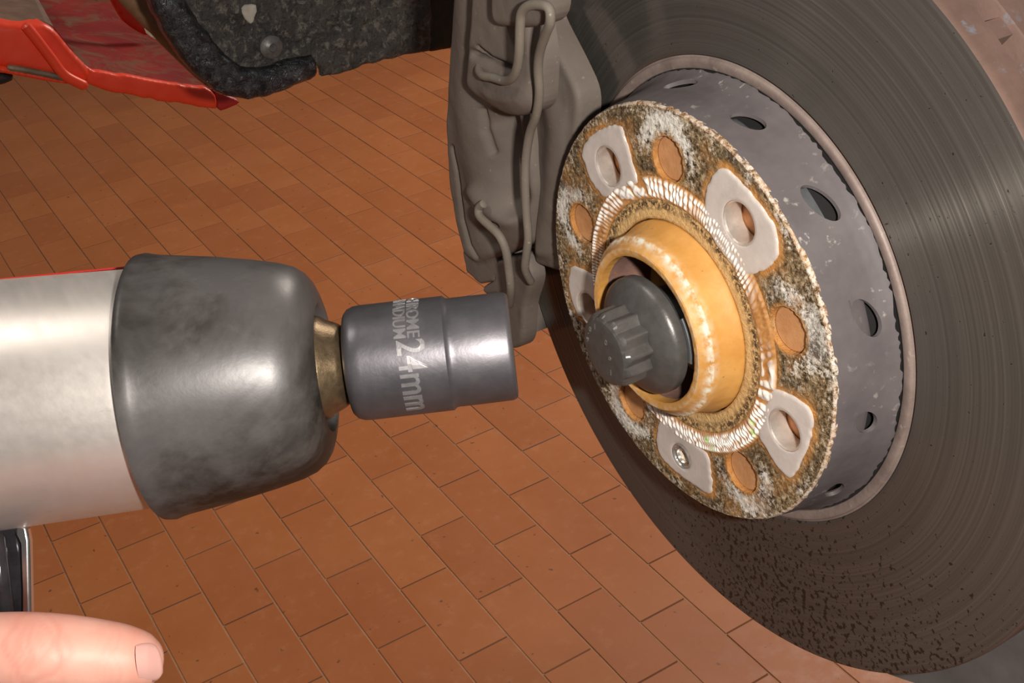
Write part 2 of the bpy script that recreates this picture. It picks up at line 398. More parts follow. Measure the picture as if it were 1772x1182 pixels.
for k, (vs_, ar, cx, cy) in enumerate(tiles):
    dz = random.uniform(-.35, .35); tx, ty = random.uniform(-.0025, .0025), random.uniform(-.0015, .0015)
    if (cx, cy) in near:
        if tme is None:
            o = obj('tile', W(TV+np.array([cx, cy, FZ+dz])), TF, TILE, floor, world=True, smooth=False)
            tme = bpy.data.meshes.new('tile'); tme.from_pydata((TV*.001).tolist(), [], TF); tme.materials.append(TILE); o.data = tme
        else:
            o = bpy.data.objects.new('tile', tme); COL.objects.link(o); o.parent = floor
        o.location = Vector(W((cx, cy, FZ+dz)))-floor.location; o.rotation_euler = (tx, ty, 0)
    else: sv.add(TV+np.array([cx, cy, FZ+dz]), TF)
obj('distant_tiles', sv.v, sv.f, TILE, floor, smooth=False, kind='stuff')

# ------------------------------------------------------------------ brake disc
disc = thing('brake_disc', 'large rust-speckled brake disc with a raised hat and ten holes', 'brake disc', (0, 0, 0))
BH = [(59.8, a) for a in (50.6, 123.3, 196.3, 338.6)]; SCREW = (60.3, 267.0)
AH = [(59.8, a) for a in (15.1, 86.2, 159.6, 232.4, 298.5)]
def pol(r, a): return r*math.cos(math.radians(a)), r*math.sin(math.radians(a))
PADS = {
 51: [(1048, 220), (1062, 216), (1076, 219), (1089, 269), (1098, 299), (1106, 318), (1089, 322), (1063, 330), (1044, 343), (1026, 321), (1013, 290), (1005, 269), (1009, 250), (1022, 236)],
 123: [(1238, 294), (1256, 291), (1274, 306), (1290, 326), (1324, 366), (1341, 392), (1347, 418), (1347, 442), (1335, 460), (1309, 472), (1290, 478), (1268, 462), (1240, 425), (1219, 388), (1219, 340), (1228, 310)],
 196: [(1338, 671), (1360, 680), (1384, 694), (1404, 710), (1407, 740), (1400, 768), (1388, 795), (1376, 820), (1366, 831), (1352, 818), (1321, 771), (1309, 748), (1318, 715), (1330, 690)],
 267: [(1139, 733), (1148, 727), (1162, 731), (1193, 760), (1227, 790), (1230, 825), (1232, 858), (1215, 850), (1174, 822), (1142, 791), (1134, 762)],
 339: [(988, 459), (1006, 466), (1027, 476), (1030, 510), (1026, 540), (1012, 549), (1000, 550), (989, 520), (982, 491)]}
PADP = {k: rough_poly(hubpl(v, -.5), .22, 1.6, k) for k, v in PADS.items()}
circs = [(*pol(r, a), 7.6) for r, a in BH]+[(*pol(r, a), 8.2) for r, a in AH]+[(*pol(*SCREW), 5.6)]
def face_sdf(x, y):
    r = np.hypot(x, y); d = np.maximum(r-77.3, 36.9-r)
    for cx, cy, R in circs: d = np.maximum(d, R-np.hypot(x-cx, y-cy))
    return d
pad_sdfs = {k: sdf_poly(p) for k, p in PADP.items()}
fx, fy, fq = gridfill(face_sdf, -78, 78, -78, 78, .62)
R_ = np.hypot(fx, fy); TH = np.degrees(np.arctan2(fy, fx))
dpad = np.min([s(fx, fy) for s in pad_sdfs.values()], 0)
wmap = np.zeros(len(fx))
for r, a in AH:
    cx, cy = pol(r, a); d = np.hypot(fx-cx, fy-cy); outw = ((fx-cx)*cx+(fy-cy)*cy)/(np.hypot(cx, cy)*np.maximum(d, .1))
    wmap = np.maximum(wmap, np.exp(-((d-12.5)/4.2)**2)*np.clip(.55+.6*outw, 0, 1))
wmap *= .35+.9*fbm(fx*.22, fy*.22, 3)
wmap += .42*np.exp(-((R_-75.5)/2.6)**2)*fbm(fx*.3, fy*.3, 9)+.25*np.clip((fbm(fx*.16, fy*.16, 15)-.45)*4, 0, 1)*(R_ > 53)
om = np.clip(1.3-(dpad-.2)/2.4, 0, 1)*np.clip((fbm(fx*.25, fy*.25, 5)-.12)*3, 0, 1)
om = np.maximum(om, np.clip(1-np.abs(R_-48.5)/5.8, 0, 1)**.5)
for cx, cy, R in circs[4:9]: om = np.maximum(om, np.clip(1-(np.hypot(fx-cx, fy-cy)-R)/1.8, 0, 1)*.9)
om = np.maximum(om, .35*np.clip((fbm(fx*.12, fy*.12, 11)-.56)*5, 0, 1))
om = np.maximum(om, np.where(R_ < 39.5, 1., 0))
dkm = np.clip(1-np.abs(R_-42.0)/2.4, 0, 1)*np.clip((fbm(fx*.35, fy*.35, 21)-.25)*3, 0, 1)
dkm = np.maximum(dkm, np.clip((fbm(fx*.1, fy*.1, 31)-.5)*4, 0, 1)*.9*(R_ > 53))
om = np.where((R_ > 39.5) & (R_ < 44), np.maximum(om*.5, .35), om)
hx = -(fbm(fx*1.1, fy*1.1, 2)-.5)*.9*(R_ > 53)*np.clip(dpad/1.5, 0, 1)-(fbm(fx*1.4, fy*1.4, 8)-.5)*.7*((R_ > 38.5) & (R_ < 44.5))
n0 = len(fx); be = border(fq); vs_ = sorted({i for e in be for i in e if R_[i] < 77.0}); mp = {i: n0+k for k, i in enumerate(vs_)}
V = np.concatenate([x3(fx, fy, hx), x3(fx[vs_], fy[vs_], np.full(len(vs_), 6.8))])
F = [list(q) for q in fq]+[[b, a, mp[a], mp[b]] for a, b in be if a in mp and b in mp]
ext = lambda a: np.concatenate([a, np.asarray(a)[vs_]])
om2 = np.concatenate([om, np.full(len(vs_), .9)])
face = obj('hat_face', V, F, RFACE, disc, dict(white=ext(wmap), orange=om2, dark=ext(dkm), ochre=ext(np.clip(1-np.abs(R_-38.6)/1.9, 0, 1)*.9+.75*((R_ > 38) & (R_ < 44))), speck=ext(np.clip(1-np.abs(R_-42.3)/2.3, 0, 1)**.5*np.clip(fbm(fx*.15, fy*.15, 41)*3-.4, 0, 1))), sharp=60, label='rust and white speckled hat face with ten holes')
# bare contact pads, one at each wheel bolt hole and one round the locating screw
for (r, a), key in list(zip(BH, (51, 123, 196, 339)))+[(SCREW, 267)]:
    cx, cy = pol(r, a); hr = 7.35 if key != 267 else 5.3; ps = pad_sdfs[key]; P = PADP[key]
    sd = lambda x, y, ps=ps, cx=cx, cy=cy, hr=hr: np.maximum(ps(x, y), hr-np.hypot(x-cx, y-cy))
    V, F, *_ = slab(sd, (P[:, 0].min()-1, P[:, 0].max()+1, P[:, 1].min()-1, P[:, 1].max()+1), .8,
                 lambda x, y, d: -.75+.35*np.clip(1-d/.7, 0, 1)**2+.05*fbm(x, y, 4), .6, x3)
    obj('contact_pad', V, F, PADM, face, sharp=50, label='bare pale contact pad with rusty edge')
    if key != 267:
        V, F = lathe([(-.55, hr+.5), (-.65, hr+.1), (-.2, hr-.35), (6.4, hr-.45), (6.4, hr+.3)], 40, (0, cx, cy))
        obj('bolt_hole_bushing', V, F, HOLEW, face, label='bright bolt hole wall')
# ribbed pale band pressed round the centre
nt, nr = 1080, 22; tt = np.radians(np.arange(nt)/nt*360); rr = np.linspace(44.3, 52.4, nr)
TT, RR = np.meshgrid(tt, rr, indexing='ij'); ang = np.degrees(TT)
wob = 1.3*np.sin(TT*9)+.8*np.sin(TT*23+1)
rowb = np.sin((RR-44.3)*1.6+fastn(ang*.33, RR*0, 4)*5)
ph = (ang+wob+RR*.5*(np.sin(TT*3)*.5+.6))/2.6*2*math.pi
ridge = np.clip(.5+.62*np.cos(ph), 0, 1)**.6*np.clip(.75+.45*rowb, .2, 1)
env = np.clip(np.minimum(RR-44.3, 52.4-RR)/1.3, 0, 1)
cov = np.clip((fbm(ang*.045, RR*.25, 12)-.30)*4.5, 0, 1)*env
for c0, w0 in ((70, 34), (120, 16), (196, 16), (236, 14), (268, 20)): cov = np.maximum(cov, env*np.clip(1.6-np.abs((ang-c0+180) % 360-180)/w0*1.1, 0, 1)*np.clip(.5+fbm(ang*.3, RR*.5, 3), 0, 1))
cov *= np.clip(1.35-np.clip(1-np.abs((ang-158+180) % 360-180)/24, 0, 1)*1.3, 0, 1)
grn = np.zeros_like(cov)
for c0, r0 in ((244, 50), (247, 47), (212, 50), (208, 47)): grn = np.maximum(grn, np.clip(1.3-np.hypot((ang-c0)*.84, RR-r0)/1.6, 0, 1)*(fbm(ang*1.2, RR*1.2, 7) > .45))
H = -.15-.9*ridge*env*(.35+.65*cov)-.25*env
Vb = np.stack([H, RR*np.cos(TT), RR*np.sin(TT)], -1).reshape(-1, 3)
Fb = [[i*nr+j, ((i+1) % nt)*nr+j, ((i+1) % nt)*nr+j+1, i*nr+j+1] for i in range(nt) for j in range(nr-1)]
obj('ribbed_band', Vb, Fb, RIBS, face, dict(ridge=(ridge*env).ravel(), cover=cov.ravel(), green=grn.ravel()), sharp=80, label='white ribbed band flaking over orange rust')
# hat rim bead + side wall with cooling slots and a ragged scale edge
V, F = lathe([(.05, 77.0), (.1, 77.5), (.35, 77.85), (.8, 78.1), (1.6, 78.25)], 360, rfun=lambda i, th, R: R+(fastn(th*60, th*0+i, 3)-.5)*.35)
obj('hat_rim', V, F, RFACE, disc, dict(white=np.full(len(V), .55), orange=np.full(len(V), .35), dark=np.zeros(len(V))), label='chipped whitish hat rim')
SL = [(78.5, 15.0, 6.5, 3.0), (105.2, 12.6, 6.0, 3.3), (131.6, 13.6, 7.2, 3.7), (158.9, 14.0, 6.6, 3.9), (184.8, 12.4, 4.6, 3.9)]
SL += [(SL[-1][0]+26.6*k, 13, 6, 3.6) for k in range(1, 9)]
def side_sdf(u, w):      # u = degrees*1.4 mm, w = axial mm
    jag = 22.7+(fastn(u*.12, u*0, 6)-.5)*1.2+(fastn(u*.7, u*0, 7)-.5)*.9+.0*1.2*np.clip(1-np.abs(u/1.4-97)/16, -1, 1)*(-.8)
    d = np.maximum(w-jag, .9-w)
    for a, x, L, wd_ in SL:
        for aa in (a, a-360):
            du = u-aa*1.4; cw = w-x
            d = np.maximum(d, (1-np.sqrt((du/L)**2+((cw-(.0 if False else .28*du))/wd_)**2))*wd_)
    return d
sx_, sw_, sq_ = gridfill(lambda a, b: side_sdf(a, b), 0, 360*1.4, .9, 24, .7)
def hat_R(w): return np.interp(w, [0, 1.6, 5, 12, 18, 21, 22.6, 25], [77.9, 78.3, 78.9, 80.0, 81.4, 82.6, 83.6, 84.6])
def side3(u, w, off=0): 
    t = np.radians(u/1.4); r = hat_R(w)+off; return np.stack([w, r*np.cos(t), r*np.sin(t)], -1)
bo = side3(sx_, sw_, (fbm(sx_*.12, sw_*.12, 3)-.5)*.5); bin_ = border(sq_); vs_ = sorted({i for e in bin_ for i in e}); mp = {i: len(sx_)+k for k, i in enumerate(vs_)}
V = np.concatenate([bo, side3(sx_[vs_], sw_[vs_], -1.4)]); F = [list(q) for q in sq_]+[[b, a, mp[a], mp[b]] for a, b in bin_]
hs = obj('hat_side', V, F, HSIDE, disc, sharp=50, label='grey scaled hat wall with lens-shaped slots')
V, F = lathe([(1.5, 74.0), (8, 74.2), (22, 77), (26, 79)], 200); obj('hat_core', V, F, BLACK, disc)  # black core paints the darkness behind the slots
for (a, x, L, wd_), (r0, r1, r2, a_lo, a_hi, fm) in zip(SL[:5], ((78.2, 78.0, 76.5, -.9, .6, HSIDE), (78.6, 77.6, 76.5, -1.0, .35, ZINC), (78.9, 77.8, 76.2, -1.0, .9, ZINC), (79.6, 79.4, 78.6, -1.1, 1.1, HSIDE), (79.4, 79.2, 78.6, -1.1, 1.1, HSIDE))):
    V, F = lathe([(x-wd_-.6, r0), (x-wd_*.2, r1), (x+wd_*.25, r1-.3), (x+wd_*.5, r2), (x+wd_*.55, r2-3)], 16, a0=a+a_lo*L/1.4, a1=a+a_hi*L/1.4)
    obj('slot_floor', V, F, fm, disc, label='grey metal seen in a slot')
V, F = lathe([(23.5, 80.5), (23.7, 82.5), (23.7, 84.2)], 240); obj('scale_gap', V, F, BLACK, disc, label='black gap under the scale edge')  # black ring stands in for the shade of the narrow gap
V, F = lathe([(24.2, 83.9), (23.0, 84.2), (22.5, 85.2), (22.35, 86.4), (22.3, 87.2), (22.6, 87.75), (23.2, 88.0), (23.45, 88.6)], 360)
obj('inner_band', V, F, m_rust('band_brown', (.17, .125, .11), (.25, .19, .165), (.32, .27, .22), 70, .5), disc, label='brownish unworn inner band')
prof = [(23.9, 88.4)]+[(23.35+.10*math.sin(k*2.1)*(.5+.5*math.sin(k*.7)), 88.4+k*(147.6-88.4)/70) for k in range(1, 71)]+[(23.5, 148.0)]
V, F = lathe(prof, 360); ring = obj('friction_ring', V, F, DISC, disc, sharp=70, label='worn friction ring with grooves and dark pits')
V, F = lathe([(23.5, 148.0), (24.2, 148.4), (26, 148.6), (33.5, 148.6), (34, 148), (34, 92)], 300); obj('ring_edge', V, F, RUSTB, disc, label='rusty outer edge of the friction ring')
V, F = lathe([(42, 92), (42, 148), (42.5, 148.6), (51, 148.6), (51.5, 148), (51.5, 84), (26, 84)], 240); obj('rear_ring', V, F, RUSTB, disc)
vb = MB()
for k in range(48):
    a = 2*math.pi*k/48; ca, sa = math.cos(a), math.sin(a); V8 = []
    for x in (33.6, 42.4):
        for r, w in ((93, -2), (93, 2), (146.5, 3), (146.5, -3)): V8.append((x, r*ca-w*sa, r*sa+w*ca))
    vb.add(V8, [[0, 1, 2, 3], [4, 5, 6, 7], [0, 1, 5, 4], [1, 2, 6, 5], [2, 3, 7, 6], [3, 0, 4, 7]])
obj('cooling_vanes', vb.v, vb.f, RUSTB, disc, smooth=False, kind='stuff')

# ------------------------------------------------------------------ wheel hub behind / inside the disc
hub = thing('wheel_hub', 'ochre rusted wheel hub spigot rising from the disc centre', 'wheel hub', (10, 0, 0))
P = [(7.5, 36.4), (0, 36.35), (-.5, 36.2), (-2, 35.5), (-5, 34.5), (-8, 34.0), (-10.6, 33.8), (-11.1, 33.6), (-11.6, 33.0), (-12.4, 32.0), (-13.6, 31.1), (-14.4, 30.6), (-14.7, 30.1), (-14.6, 28.3), (-14.2, 27.5), (-11, 27.1)]
wn = [0, 0, 0, 0, 0, 0, .3, 1, 1, .45, .1, .1, .35, .1, 0, 0]
V, F = lathe(P, 240, rfun=lambda i, th, R: R+(fastn(th*20, th*0+i, 3)-.5)*.18); wt = np.repeat(wn, 240)*np.tile(np.clip(.35+1.1*fastn(np.arange(240)*.35, np.zeros(240), 5), 0, 1), len(P))
obj('spigot', V, F, SPIG, hub, dict(worn=wt), sharp=24, label='ochre spigot with worn pale shoulder')
V, F = lathe([(-11, 27.1), (-2, 27.0), (9, 26.8)], 160); obj('bore', V, F, RUSTP, hub, label='purplish rusted bore')
V, F = lathe([(9, 26.9), (9.6, 24.5), (10.5, 22.5), (12, 21), (18, 20.5)], 120); obj('bore_seat', V, F, m_rust('seat_rust', (.45, .27, .08), (.55, .36, .15), (.2, .14, .08), 90), hub)
V, F = lathe([(14, 20.6), (40, 20.4), (40, .01)], 80); obj('splined_bore', V, F, BLACK, hub, label='dark drive shaft bore')
V, F = lathe([(7.0, 36), (7.0, 72.6), (10, 72.8), (20, 72)], 200); obj('hub_flange', V, F, RUSTO, hub, label='orange rusted flange seen through the holes')
for r, a in AH:
    cx, cy = pol(r, a); V, F = lathe([(1.9, .01), (1.9, 5), (1.7, 7.4), (2.2, 8.0), (6.5, 8.05)], 40, (0, cx, cy))
    obj('access_plug', V, F, RUSTC, hub, label='copper coloured rust plug in a hole')

# locating screw
cx, cy = pol(*SCREW)
ls = thing('locating_screw', 'small bright countersunk screw in the lowest pale pad of the disc', 'screw', (0, cx, cy))
V, F = lathe([(2.5, 5.0), (.2, 5.25), (-.75, 5.2), (-1.05, 4.9), (-.7, 4.5), (-.3, 4.3), (-.35, 2.9), (.6, 2.6)], 48, (0, cx, cy)); obj('screw_head', V, F, BRIGHT, ls)
V, F = lathe([(.6, 2.8), (2.4, 2.5), (2.6, .01)], 6, (0, cx, cy)); obj('drive_socket', V, F, m_plain('dirt_filled', (.62, .52, .42), .7, 0, .3, 500), ls, label='dirt-filled socket of the screw')
for k in range(6):
    a = k*math.pi/3+.3; V, F = lathe([(-.3, .35), (-.65, .3), (-.7, .01)], 10, (0, cx+3.9*math.cos(a), cy+3.9*math.sin(a))); obj('retaining_dot', V, F, BOLT, ls)

# ------------------------------------------------------------------ central bolt
BC = (0, -.9, -1.2)
bolt = thing('axle_bolt', 'dark grey twelve-point flange bolt half unscrewed from the hub centre', 'bolt', (-20, -.9, -1.2))
def star(th, ap, off=.18):
    out = 0
    for o in (0, math.pi/6):
        b = (th+off+o) % (math.pi/3)-math.pi/6; out = np.maximum(out, ap/np.cos(b))
    return out
pr = [(-33.0, .01), (-33.0, 6), (-32.95, 10.2), (-32.7, 11.6), (-32.0, 12.6), (-30.6, 13.7), (-28, 14), (-22.3, 14), (-21.4, 14)]
def rf(i, th, R):
    s_ = 11.95+(star(th, 12.0)-12.42)*1.5+.2; 
    if i <= 2: return np.full(len(th), R)
    return np.minimum(s_, R)
V, F = lathe(pr, 288, BC, rfun=rf); hd = obj('bolt_head', V, F, BOLT, bolt, sharp=22, label='twelve-point bolt head')
V, F = lathe([(-21.9, 11.5), (-21.6, 14.2), (-20.8, 16.0), (-19.3, 18.9), (-17.9, 20.6), (-17.0, 21.5), (-15.8, 21.85), (-13.2, 21.8), (-12.4, 21.2), (-12.2, 13)], 128, BC); obj('flange', V, F, BOLT, bolt, sharp=30, label='conical bolt flange with a rubbed edge')
V, F = lathe([(-12.2, 14), (30, 13.6), (30, .01)], 48, BC); obj('shank', V, F, ZINC, bolt)
V, F = lathe([(-12.2, 15), (-12.2, 22.0), (-11.6, 22.6), (-5.0, 22.6), (-4.2, 22.0), (-4.2, 15)], 24, BC, a0=142, a1=186, closed=True); obj('washer_tab', V, F, ZINC, bolt, label='grey tab behind the flange')

def text_mesh(txt, size, depth, res=4):
    c = bpy.data.curves.new('t', 'FONT'); c.body = txt; c.size = size; c.extrude = depth; c.resolution_u = res; c.offset = size*.012
    o = bpy.data.objects.new('t', c); COL.objects.link(o); bpy.context.view_layer.update()
    me = o.evaluated_get(bpy.context.evaluated_depsgraph_get()).to_mesh()
    bm = bmesh.new(); bm.from_mesh(me); bmesh.ops.triangulate(bm, faces=bm.faces)
    bmesh.ops.subdivide_edges(bm, edges=[e for e in bm.edges if e.calc_length() > size*.22], cuts=1)
    bmesh.ops.triangulate(bm, faces=bm.faces)
    V = np.array([v.co[:] for v in bm.verts]); F = [[v.index for v in f.verts] for f in bm.faces]; bm.free()
    bpy.data.objects.remove(o); bpy.data.curves.remove(c); return V, F
# stamped marks on the bolt head face (plane facing -x: text right = -y, up = +z)
mb = MB()
for ch, ang, rad, sz in (('1', 62, 9.4, 3.0), ('0', 38, 9.4, 3.0), ('.', 22, 9.4, 3.0), ('9', 4, 9.4, 3.0), ('0', 112, 5.2, 3.2), ('o', 190, 4.0, 3.2), ('I', 236-360, 7.6, 3.2)):
    V, F = text_mesh(ch, sz, .12); V = V.copy(); V[:, :2] -= (V[:, :2].max(0)+V[:, :2].min(0))/2
    a = math.radians(ang); V3 = np.stack([-33.0-V[:, 2], BC[1]-(V[:, 0]-rad*math.cos(a)), BC[2]+V[:, 1]+rad*math.sin(a)-4.0*0], -1); mb.add(V3, F)
obj('stamped_marks', mb.v, mb.f, m_plain('rubbed_mark', (.24, .23, .22), .4, .5, .1), hd, smooth=False, label='small stamped characters on the bolt head')

# ------------------------------------------------------------------ caliper
cal = thing('brake_caliper', 'dusty brown-grey brake caliper straddling the disc edge', 'brake caliper', (10, 110, 30))
def relief(name, pts, xt, xb, r, bumpf=None, mat=None, st=.9, seg=2.5, sm=2, label=None):
    P = rough_poly(hubpl(pts, xt), 0.0, seg, 1, sm); s = sdf_poly(P)
    def top(x, y, d):
        q = np.clip(1-d/r, 0, 1); h = xt+r*(1-np.sqrt(np.maximum(1-q*q, 0)))
        h = h+.5*(fbm(x*.12, y*.12, 2)-.5)
        if bumpf is not None:
            pp = proj(x3(x, y, np.full(len(x), float(xt)))); h = h-bumpf(pp[:, 0], pp[:, 1])*np.clip(d/7, 0, 1)
        return np.minimum(h, xb-.2)
    V, F, *_ = slab(s, (P[:, 0].min()-1, P[:, 0].max()+1, P[:, 1].min()-1, P[:, 1].max()+1), st, top, xb, x3)
    return obj(name, V, F, mat or CAST, cal, sharp=60, label=label)
def seg_d(X, Y, pts):
    d = np.full(X.shape, 1e9)
    for (ax, ay), (bx, by) in zip(pts[:-1], pts[1:]):
        ex, ey = bx-ax, by-ay; t = np.clip(((X-ax)*ex+(Y-ay)*ey)/(ex*ex+ey*ey), 0, 1); d = np.minimum(d, np.hypot(X-ax-t*ex, Y-ay-t*ey))
    return d
# 1 main housing (left), with the valley beside the wire and the lower shelf
def hb(X, Y):
    h = 3.6*np.exp(-(seg_d(X, Y, [(815, -40), (812, 60), (808, 170), (818, 260), (840, 335), (866, 390)])/24)**2)
    h -= 9.0*np.exp(-(seg_d(X, Y, [(872, 215), (882, 290), (893, 345)])/21)**2)
    h += 3.2*np.exp(-(seg_d(X, Y, [(830, 328), (850, 354), (888, 380)])/13)**2)
    h -= 3.0*np.exp(-(seg_d(X, Y, [(838, 400), (855, 425)])/14)**2)
    h -= 3.0*np.exp(-(seg_d(X, Y, [(820, 346), (842, 372), (872, 386)])/3.2)**2)
    h -= 2.2*np.exp(-(seg_d(X, Y, [(838, 190), (840, 225), (850, 265)])/4)**2)
    h -= 2.5*np.exp(-(seg_d(X, Y, [(784, 255), (792, 300), (800, 380), (812, 425), (824, 446)])/3)**2)
    return h
relief('housing', [(785, -60), (779, 8), (771, 120), (766, 220), (772, 320), (785, 394), (799, 444), (820, 462), (850, 452), (880, 440), (912, 424), (918, 330), (905, 205), (895, 100), (890, 0), (890, -60)], 2, 19, 5, hb, st=.7, label='cast caliper housing')
V, F = lathe([(18.5, 150.5), (18.5, 163), (62, 163), (62, 150.5)], 60, a0=-30, a1=62, closed=True); obj('bridge', V, F, CAST, cal, label='bridge over the disc edge')
V, F = lathe([(54.5, 92), (54.5, 152), (74, 150), (78, 120), (76, 95)], 40, a0=-18, a1=55, closed=True); obj('inboard_housing', V, F, CAST, cal)
# 2 brake pad backing plate (right)
def pb(X, Y): return 3.2*np.exp(-(seg_d(X, Y, [(925, 90), (950, 150), (965, 220), (960, 330), (940, 430)])/20)**2)
relief('pad_backing_plate', [(945, -60), (934, 30), (944, 52), (970, 102), (996, 156), (1001, 180), (1000, 196), (995, 240), (1000, 330), (1000, 470), (960, 470), (924, 458), (916, 300), (926, 120), (940, 0)], 8, 19, 2.5, pb, label='flat brake pad backing plate')
# 3 upper bulge carrying the spring hook
def ub(X, Y): return 2.5*np.exp(-(seg_d(X, Y, [(855, 160), (900, 175)])/25)**2)-3*np.exp(-(seg_d(X, Y, [(815, 92), (850, 110), (880, 118)])/7)**2)-2.5*np.exp(-(seg_d(X, Y, [(826, 82), (850, 102), (872, 112)])/3)**2)
relief('upper_lug', [(812, -60), (805, 60), (799, 150), (808, 165), (838, 186), (868, 203), (888, 206), (912, 199), (921, 185), (924, 110), (912, 30), (905, -60)], -9, 2.5, 5, ub, st=.7, label='rounded lug above the hollow')
relief('cast_block', [(845, -60), (845, 10), (846, 36), (853, 47), (890, 50), (915, 50), (938, 44), (946, 30), (948, -60)], -15, -5, 3, None, label='rectangular cast block at the top')
# 4 bracket foot below
relief('bracket_foot', [(846, 470), (853, 452), (905, 440), (912, 462), (920, 476), (916, 500), (906, 530), (904, 588), (898, 602), (880, 606), (874, 510), (836, 512), (830, 498), (848, 488), (858, 478)], 4, 12, 2.2, None, label='bracket foot under the housing')
relief('housing_tail', [(800, 434), (806, 470), (830, 492), (854, 488), (862, 462), (856, 442), (825, 430)], 4, 14, 1.0, None, sm=0)
# 5 springs
def wire(pts, R=1.75): return tube([pl(x, y, 0, d) for x, y, d in pts], R, 12, 6)
V, F = wire([(832, 110, -6), (829, 122, -10), (836, 131, -12.5), (852, 134, -13), (874, 140, -13.5), (888, 133, -15), (896, 112, -16.5), (899, 80, -18), (900, 45, -19), (903, 22, -19.5), (915, 10, -19.5), (935, 8, -19), (950, 15, -18.5), (952, 38, -18), (944, 60, -16), (934, 90, -13), (931, 120, -11), (933, 160, -9), (928, 198, -7), (917, 230, -5), (910, 275, -4), (909, 320, -4), (911, 370, -4), (914, 410, -4), (911, 440, -4), (909, 466, -3), (920, 490, 2)])
obj('pad_spring', V, F, WIRE, cal, label='bent wire pad spring')
V, F = wire([(838, 352, -5), (829, 360, -6), (830, 374, -7), (846, 390, -7), (864, 408, -7), (875, 432, -6), (880, 462, -5), (884, 500, -4), (882, 530, 1)], 1.9)
obj('retaining_spring', V, F, WIRE, cal, label='lower retaining spring wire')

# ------------------------------------------------------------------ dust shield
V, F = lathe([(57, 100), (57, 168), (54.5, 170.5), (53.5, 170.5), (55.5, 167.5), (55.5, 100)], 60, a0=-150, a1=-100, closed=True)
tag(obj('dust_shield', V, F, SHIELD), 'grey sheet-metal dust shield showing behind the lower disc edge', 'dust shield')

# ------------------------------------------------------------------ impact wrench
GD = 372.; GK = GD/FPX; GO = px(888, 598, GD)
GA = CR+.115*CU; GA /= np.linalg.norm(GA); GV = CU-.115*CR; GV /= np.linalg.norm(GV); GW = np.cross(GA, GV); GF = (GA, GW, -GV)   # angle 0 faces the camera, 90 deg = down
def glathe(prof, n=96, **k): return lathe([(s*GK, R*GK) for s, R in prof], n, GO, GF, **k)
def gp(s, v, w): return GO+(GA*s+GV*v+GW*w)*GK
gun = thing('impact_wrench', 'pneumatic impact wrench with a worn metal barrel and grey rubber nose', 'impact wrench', gp(-800, 0, 0))
V, F = glathe([(-1500, 120), (-1495, 170), (-1470, 205), (-1400, 222), (-1000, 219), (-640, 207), (-600, 205), (-560, 190)], 128); obj('barrel', V, F, ALU, gun, label='worn silver metal barrel')
def dent(i, th, R): return R*(1+.010*np.sin(3*th+i*.6)*(i > 5))
V, F = glathe([(-612, 206), (-618, 214), (-622, 224), (-618, 231), (-607, 232), (-598, 229), (-585, 226), (-560, 222), (-495, 212), (-430, 199), (-385, 188), (-362, 179), (-346, 167), (-336, 153), (-330, 138), (-326, 124), (-325, 112), (-330, 108), (-350, 106)], 128, rfun=lambda i, th, R: R*(1+.006*np.sin(2*th+1.+i*.2)))
obj('nose_boot', V, F, BOOT, gun, sharp=55, label='scuffed dark grey rubber nose boot')
V, F = glathe([(-350, 107), (-352, 60)], 64); obj('nose_recess', V, F, m_plain('dark_brown_recess', (.09, .06, .035), .5, .3, .4, 120), gun, label='dark brown recess in the nose')  # dark brown face at the back of the nose opening
V, F = glathe([(-352, 92), (-334, 91), (-326, 88), (-318, 82), (-300, 74), (-291, 68), (-287, 60), (-280, 55), (-280, 40)], 96); an = obj('anvil', V, F, BRONZE, gun, label='bronze coloured anvil collar')
b = 46; vq = []
for s in (-300, -180):
    for y, z in ((-b, -b), (b, -b), (b, b), (-b, b)): vq.append(gp(s, y, z))
obj('square_drive', vq, [[0, 1, 2, 3], [4, 5, 6, 7], [0, 1, 5, 4], [1, 2, 6, 5], [2, 3, 7, 6], [3, 0, 4, 7]], BRONZE, gun, smooth=False)
V, F = glathe([(-1450, 224), (-1450, 228), (-640, 212), (-640, 209)], 24, a0=-120, a1=-88, closed=True); obj('red_trim', V, F, REDP, gun, label='red strip along the barrel top')
# pistol grip and trigger (mostly left of the picture)
def prism(outl, w0, w1, bev=0):
    n = len(outl); A = [gp(s, v, w0) for s, v in outl]+[gp(s, v, w1) for s, v in outl]
    return A, [list(range(n)), list(range(n, 2*n))]+[[i, (i+1) % n, n+(i+1) % n, n+i] for i in range(n)]
def soft(o, w, seg=3):
    m = o.modifiers.new('bevel', 'BEVEL'); m.width = w; m.segments = seg; m.limit_method = 'ANGLE'; m.angle_limit = .6
    return o
V, F = prism([(-1320, -160), (-1000, -180), (-985, -300), (-1010, -480), (-1040, -900), (-1060, -1000), (-1360, -1000), (-1340, -600)], -105, 105); soft(obj('pistol_grip', V, F, DCHROME, gun, smooth=True), .010, 4)
V, F = prism([(-1000, -205), (-905, -200), (-868, -212), (-866, -232), (-872, -300), (-880, -372), (-900, -402), (-1000, -402)], 4, 30); tr = soft(obj('trigger', V, F, DCHROME, gun), .0012, 2); tr['label'] = 'glossy black trigger block'
V, F = prism([(-874, -206), (-858, -212), (-856, -236), (-864, -320), (-870, -385), (-882, -398), (-888, -385), (-880, -318), (-874, -240), (-880, -222)], 16, 36); soft(obj('trigger_plate', V, F, CHROME, gun), .0008, 2)['label'] = 'bright chrome trigger edge'
V, F = lathe([(-62, .01), (-60, 12), (-50, 17), (78, 17), (84, 12), (85, .01)], 32, gp(-905, -300, 52), (GV*GK, GW*GK, GA*GK)); obj('trigger_pin', V, F, DCHROME, gun, label='glossy dark rounded bar')
